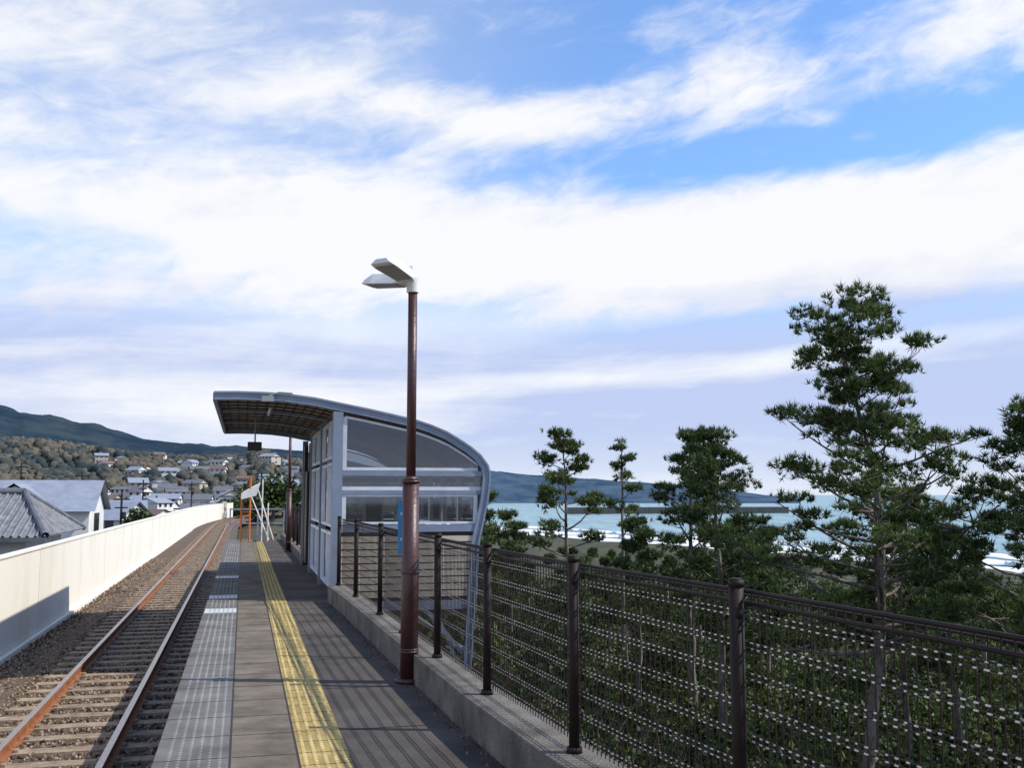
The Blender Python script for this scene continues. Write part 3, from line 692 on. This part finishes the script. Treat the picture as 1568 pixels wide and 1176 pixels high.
for k in range(95):
    D=rng.uniform(34,125); az=rng.uniform(-.06,.47); x=math.tan(az)*D;y=D
    if shoreX(y)-x<28: continue
    g=float(H(x,y)); top=zp(rng.uniform(850,892)+(15 if az>.3 else 0),D); hgt=max(1.0,top-g)
    gm.tube([(x,y,g),(x+.1,y,g+hgt*.5),(x,y,g+hgt*.9)],[.1,.08,.03],5)
    for j in range(9):
        h=rng.uniform(.2,1); r=hgt*.38*(1.2-h*.7); a=rng.uniform(0,6.28)
        Tp.append(clump_pts((x+math.cos(a)*r*.8,y+math.sin(a)*r*.8,g+hgt*h*.92),max(.45,hgt*.2),34,.55))
ge=empty('pine_grove'); gm.obj('trunks',[M['bark']],ge)
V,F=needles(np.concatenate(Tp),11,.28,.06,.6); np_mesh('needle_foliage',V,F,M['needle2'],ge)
rng=np.random.default_rng(41); Lp=[];L2=[];L3=[]
for k in range(1150):
    s=rng.uniform(-2,60); a=2.7+rng.uniform(0,1)**1.2*(10+s*.72)
    p=PW(a,s); x,y=p.x,p.y
    if y<1 or x>y*.62+3: continue
    if s>15 and a<5 and s<25: continue
    g=float(H(x,y)); D=math.hypot(x,y)
    if D<22: r=rng.uniform(.35,.95)*(1 if a>4 else .7); nn=420
    else: r=rng.uniform(.7,1.5); nn=330
    P=clump_pts((x,y,g+r*.5),r,nn,.85); 
    if D>22: L3.append(P)
    else: (Lp if rng.uniform()<.75 else L2).append(P)
ue=empty('undergrowth_shrubs')
V,F=leaves(np.concatenate(Lp),.045); np_mesh('green_leaves',V,F,M['leaf'],ue)
V,F=leaves(np.concatenate(L2),.045); np_mesh('olive_leaves',V,F,M['leaf2'],ue)
V,F=leaves(np.concatenate(L3),.10); np_mesh('far_leaves',V,F,M['leaf'],ue)
def blades(C,h,w,spread):
    N=len(C);d=nrm(rng.normal(size=(N,3))*np.array([spread,spread,.1])+np.array([0,0,1])); sd=nrm(np.cross(d,rng.normal(size=(N,3))))*w/2
    L=h*rng.uniform(.5,1.2,size=(N,1)); return np.stack([C-sd,C+sd,C+d*L],1).reshape(-1,3),np.arange(N*3).reshape(-1,3)
def scatter(n,a_rng,s_rng,seed,thr,sc=5):
    r=np.random.default_rng(seed); a=r.uniform(*a_rng,n); s=r.uniform(*s_rng,n)
    x=P0.x+a*ex.x+s*ey.x; y=a*ex.y+s*ey.y; k=fbm(x/sc,y/sc,seed)>thr; x,y=x[k],y[k]
    return np.stack([x,y,H(x,y)-.05],-1)
C=scatter(60000,(2.3,30),(-1,50),50,.3); V,F=blades(C,.6,.018,.4); np_mesh('green_grass',V,F,M['ggrass'])
C=scatter(24000,(2.3,24),(-1,40),51,.55); V,F=blades(C,.8,.012,.35); np_mesh('dry_grass',V,F,M['drygrass'])
C=scatter(14000,(3,20),(-1,20),52,.58,4); C[:,2]+=rng.uniform(0,.5,len(C))
r2=np.random.default_rng(60); cen=np.stack([r2.uniform(4.5,11,34),r2.uniform(8,19,34)],-1); C2=np.concatenate([np.concatenate([c+r2.normal(size=(420,2))*.4,np.zeros((420,1))],1) for c in cen]); C2[:,2]=H(C2[:,0],C2[:,1])+r2.uniform(-.1,.8,len(C2))
V,F=blades(np.concatenate([C,C2]),1.6,.014,.5); np_mesh('dry_brush',V,F,M['twig'])
r2=np.random.default_rng(61); P=[]
for i in range(900):
    k=r2.integers(1,len(FL)-1); t=r2.uniform(); ia=Vector(inner[k+1]); ib=Vector(inner[min(k+2,len(inner)-1)]); p=ia.lerp(ib,t); P.append((p.x-abs(r2.normal())*.06-.01,p.y,.006+r2.uniform(0,.008)))
V,F=leaves(np.array(P),.011); np_mesh('leaf_litter',V,F,M['twig'])
def bushy(name,x,y,r,zc,n=2600,ls=.2):
    e=empty(name,(x,y,float(H(x,y)))); z0=zc-float(H(x,y)); mb=MB(); mb.tube([(0,0,0),(.1,0,z0*.5),(0,0,z0)],[.25,.2,.1],7)
    for k in range(6):
        a=k; mb.tube([(0,0,z0*.6),(math.cos(a)*r*.5,math.sin(a)*r*.5,z0+.2*r)],[.1,.04],5)
    mb.obj('trunk',[M['bark']],e)
    P=np.concatenate([clump_pts((rng.normal()*r*.45,rng.normal()*r*.45,z0+rng.normal()*r*.25),r*.5,n//12,.75) for _ in range(12)])
    V,F=leaves(P,ls); np_mesh('leaf_crown',V,F,M['leaf'],e)
def xp(px,D): return (px-784)/1586*D
bushy('broadleaf_tree',xp(225,75),75,2.0,-.9); bushy('broadleaf_tree',xp(262,95),95,1.8,-2.4); bushy('broadleaf_tree',xp(205,82),82,1.6,-1.6)
bushy('broadleaf_tree',xp(372,150),150,4,-1,ls=.3); bushy('broadleaf_tree',xp(352,190),190,4,-2,ls=.3); bushy('broadleaf_tree',xp(420,120),120,4,1.0,ls=.3); bushy('broadleaf_tree',xp(395,170),170,4,-1,ls=.3)
# ------------------------------------------------------------------ world
W=bpy.data.worlds.new("World"); S.world=W; W.use_nodes=True; nt=W.node_tree; L=nt.links
bg=nt.nodes['Background']; bg.inputs[1].default_value=.1
SUN_EL=R(46); SUN_AZ=R(93)
sky=nt.nodes.new('ShaderNodeTexSky'); sky.sky_type='NISHITA'; sky.sun_disc=False; sky.sun_elevation=SUN_EL; sky.sun_rotation=SUN_AZ; sky.air_density=1.0; sky.dust_density=.3; sky.ozone_density=2.0
tc=nt.nodes.new('ShaderNodeTexCoord'); sep=nt.nodes.new('ShaderNodeSeparateXYZ'); L.new(tc.outputs['Generated'],sep.inputs[0])
def m(op,a,b=None,c=None,clamp=False):
    n=nt.nodes.new('ShaderNodeMath'); n.operation=op; n.use_clamp=clamp
    for i,v in enumerate((a,b,c)):
        if v is None: continue
        if isinstance(v,(int,float)): n.inputs[i].default_value=v
        else: L.new(v,n.inputs[i])
    return n.outputs[0]
x,y,z=sep.outputs
az=m('ARCTAN2',x,y); hor=m('SQRT',m('ADD',m('MULTIPLY',x,x),m('MULTIPLY',y,y))); t=m('DIVIDE',z,m('MAXIMUM',hor,.08))
def noise(vx,vy,det=7,dist=0,rough=.6,off=0):
    c=nt.nodes.new('ShaderNodeCombineXYZ'); L.new(vx,c.inputs[0]);L.new(vy,c.inputs[1]); c.inputs[2].default_value=off
    n=nt.nodes.new('ShaderNodeTexNoise'); n.inputs['Scale'].default_value=1; n.inputs['Detail'].default_value=det; n.inputs['Distortion'].default_value=dist; n.inputs['Roughness'].default_value=rough
    L.new(c.outputs[0],n.inputs['Vector']); return n.outputs[0]
def lin(a,ka,b,kb): return m('ADD',m('MULTIPLY',a,ka),m('MULTIPLY',b,kb))
def sstep(v,a,b):
    n=nt.nodes.new('ShaderNodeMapRange'); n.interpolation_type='SMOOTHSTEP'; L.new(v,n.inputs[0]); n.inputs[1].default_value=a;n.inputs[2].default_value=b; return n.outputs[0]
def blob(a0,t0,ra,rt,amp,k=0):
    da=m('SUBTRACT',az,a0); dt=m('SUBTRACT',m('SUBTRACT',t,t0),m('MULTIPLY',da,k))
    u=m('DIVIDE',da,ra); v=m('DIVIDE',dt,rt)
    e=m('MULTIPLY_ADD',u,u,m('MULTIPLY',v,v))
    return m('MULTIPLY',m('EXPONENT',m('MULTIPLY',e,-1.)),amp)
nA=noise(lin(az,5,t,2),lin(az,-3.5,t,14),9,.5,.56,3.1)
nB=noise(lin(az,20,t,10),lin(az,-12,t,42),7,.6,.62,7.7)
nbase=m('ADD',m('MULTIPLY',nA,.68),m('MULTIPLY',nB,.32))
bias=None
for b in [(0,.25,.6,.055,.30,.03),(.33,.235,.30,.065,.30,.06),(-.27,.26,.17,.06,.14,.2),(-.07,.378,.14,.026,.20,-.1),(.12,.375,.10,.016,.12,.1),(.22,.405,.06,.045,.16,-.3),(.44,.44,.08,.05,.16,.3),
          (.0,.435,.20,.032,-.18,.05),(.17,.325,.24,.030,-.27,.03),(-.40,.235,.12,.022,-.24,0),(.38,.345,.15,.04,-.12,.0),(.05,.50,.3,.03,-.14,0),(-.36,.40,.22,.09,.08,.3),
          (-.30,.33,.2,.018,-.10,.25),(-.25,.46,.2,.018,-.10,.3),
          (-.42,.17,.2,.03,.12,0),(.30,.355,.02,.010,.14,0),(.245,.330,.018,.008,.14,0),(.33,.335,.02,.007,.16,0),(-.02,.325,.02,.010,.10,.3)]:
    o=blob(*b); bias=o if bias is None else m('ADD',bias,o)
cov=sstep(m('ADD',nbase,bias),.36,.75)
low=m('SUBTRACT',1.,sstep(t,.12,.25))
cov=m('MAXIMUM',cov,m('MULTIPLY',low,.95))
high=sstep(t,.55,1.1); cov=m('MULTIPLY',cov,m('SUBTRACT',1.,m('MULTIPLY',high,.8)))
leftveil=m('SUBTRACT',1.,sstep(az,-.30,.14))
veil=m('MULTIPLY_ADD',m('MULTIPLY',leftveil,m('SUBTRACT',1.,high)),.34,.05)
cov=m('ADD',cov,m('MULTIPLY',m('SUBTRACT',1.,cov),veil))
nC=noise(lin(az,2.0,t,1),lin(az,-.6,t,19),6,.3,.55,1.3)
bands=sstep(nC,.40,.62)
lav=m('MULTIPLY',low,m('SUBTRACT',1.,m('MULTIPLY',bands,.6)))
for b in ((.25,.158,.33,.016,.7,.04),(.32,.075,.3,.035,.8,.0),(.18,.120,.35,.013,-.8,.09),(.0,.095,.2,.02,.25,.05),(-.3,.08,.2,.035,-.5,0),(0,.23,.6,.03,-.4,.03),(-.15,.15,.2,.03,-.2,0)):
    lav=m('ADD',lav,blob(*b))
lav=m('ADD',lav,m('MULTIPLY',m('SUBTRACT',.54,nbase),1.5)); lav=m('MULTIPLY',lav,1.0,None,True)
def mixc(f,c1,c2,bt='MIX'):
    n=nt.nodes.new('ShaderNodeMix'); n.data_type='RGBA'; n.blend_type=bt
    if isinstance(f,(int,float)): n.inputs[0].default_value=f
    else: L.new(f,n.inputs[0])
    for i,c in((6,c1),(7,c2)):
        if isinstance(c,tuple): n.inputs[i].default_value=(*c,1)
        else: L.new(c,n.inputs[i])
    return n.outputs[2]
ccol=mixc(lav,(9.6,9.7,10.0),(5.4,6.2,8.9))
hz=m('SUBTRACT',1.,sstep(t,.0,.07)); ccol=mixc(m('MULTIPLY',hz,.7),ccol,(7.8,8.5,9.7))
blue=mixc(1.0,sky.outputs[0],(1.30,1.78,2.30),'MULTIPLY')
fin=mixc(cov,blue,ccol); L.new(fin,bg.inputs[0])
sl=bpy.data.lights.new('sun','SUN'); sl.energy=5.0; sl.angle=R(.5); sl.color=(1,.94,.84)
so=bpy.data.objects.new('sun',sl); link(so)
dv=Vector((math.sin(SUN_AZ)*math.cos(SUN_EL),math.cos(SUN_AZ)*math.cos(SUN_EL),math.sin(SUN_EL)))
so.rotation_euler=dv.to_track_quat('Z','Y').to_euler(); so.location=(20,0,30)
cd=bpy.data.cameras.new('camera'); cd.sensor_width=36; cd.lens=36.41; cd.clip_end=20000; cd.clip_start=.05
co=bpy.data.objects.new('camera',cd); link(co); co.location=(0,0,1.6); co.rotation_euler=(R(96.08),0,0); S.camera=co
S.view_settings.view_transform='Standard'; S.view_settings.look='None'; S.view_settings.exposure=0
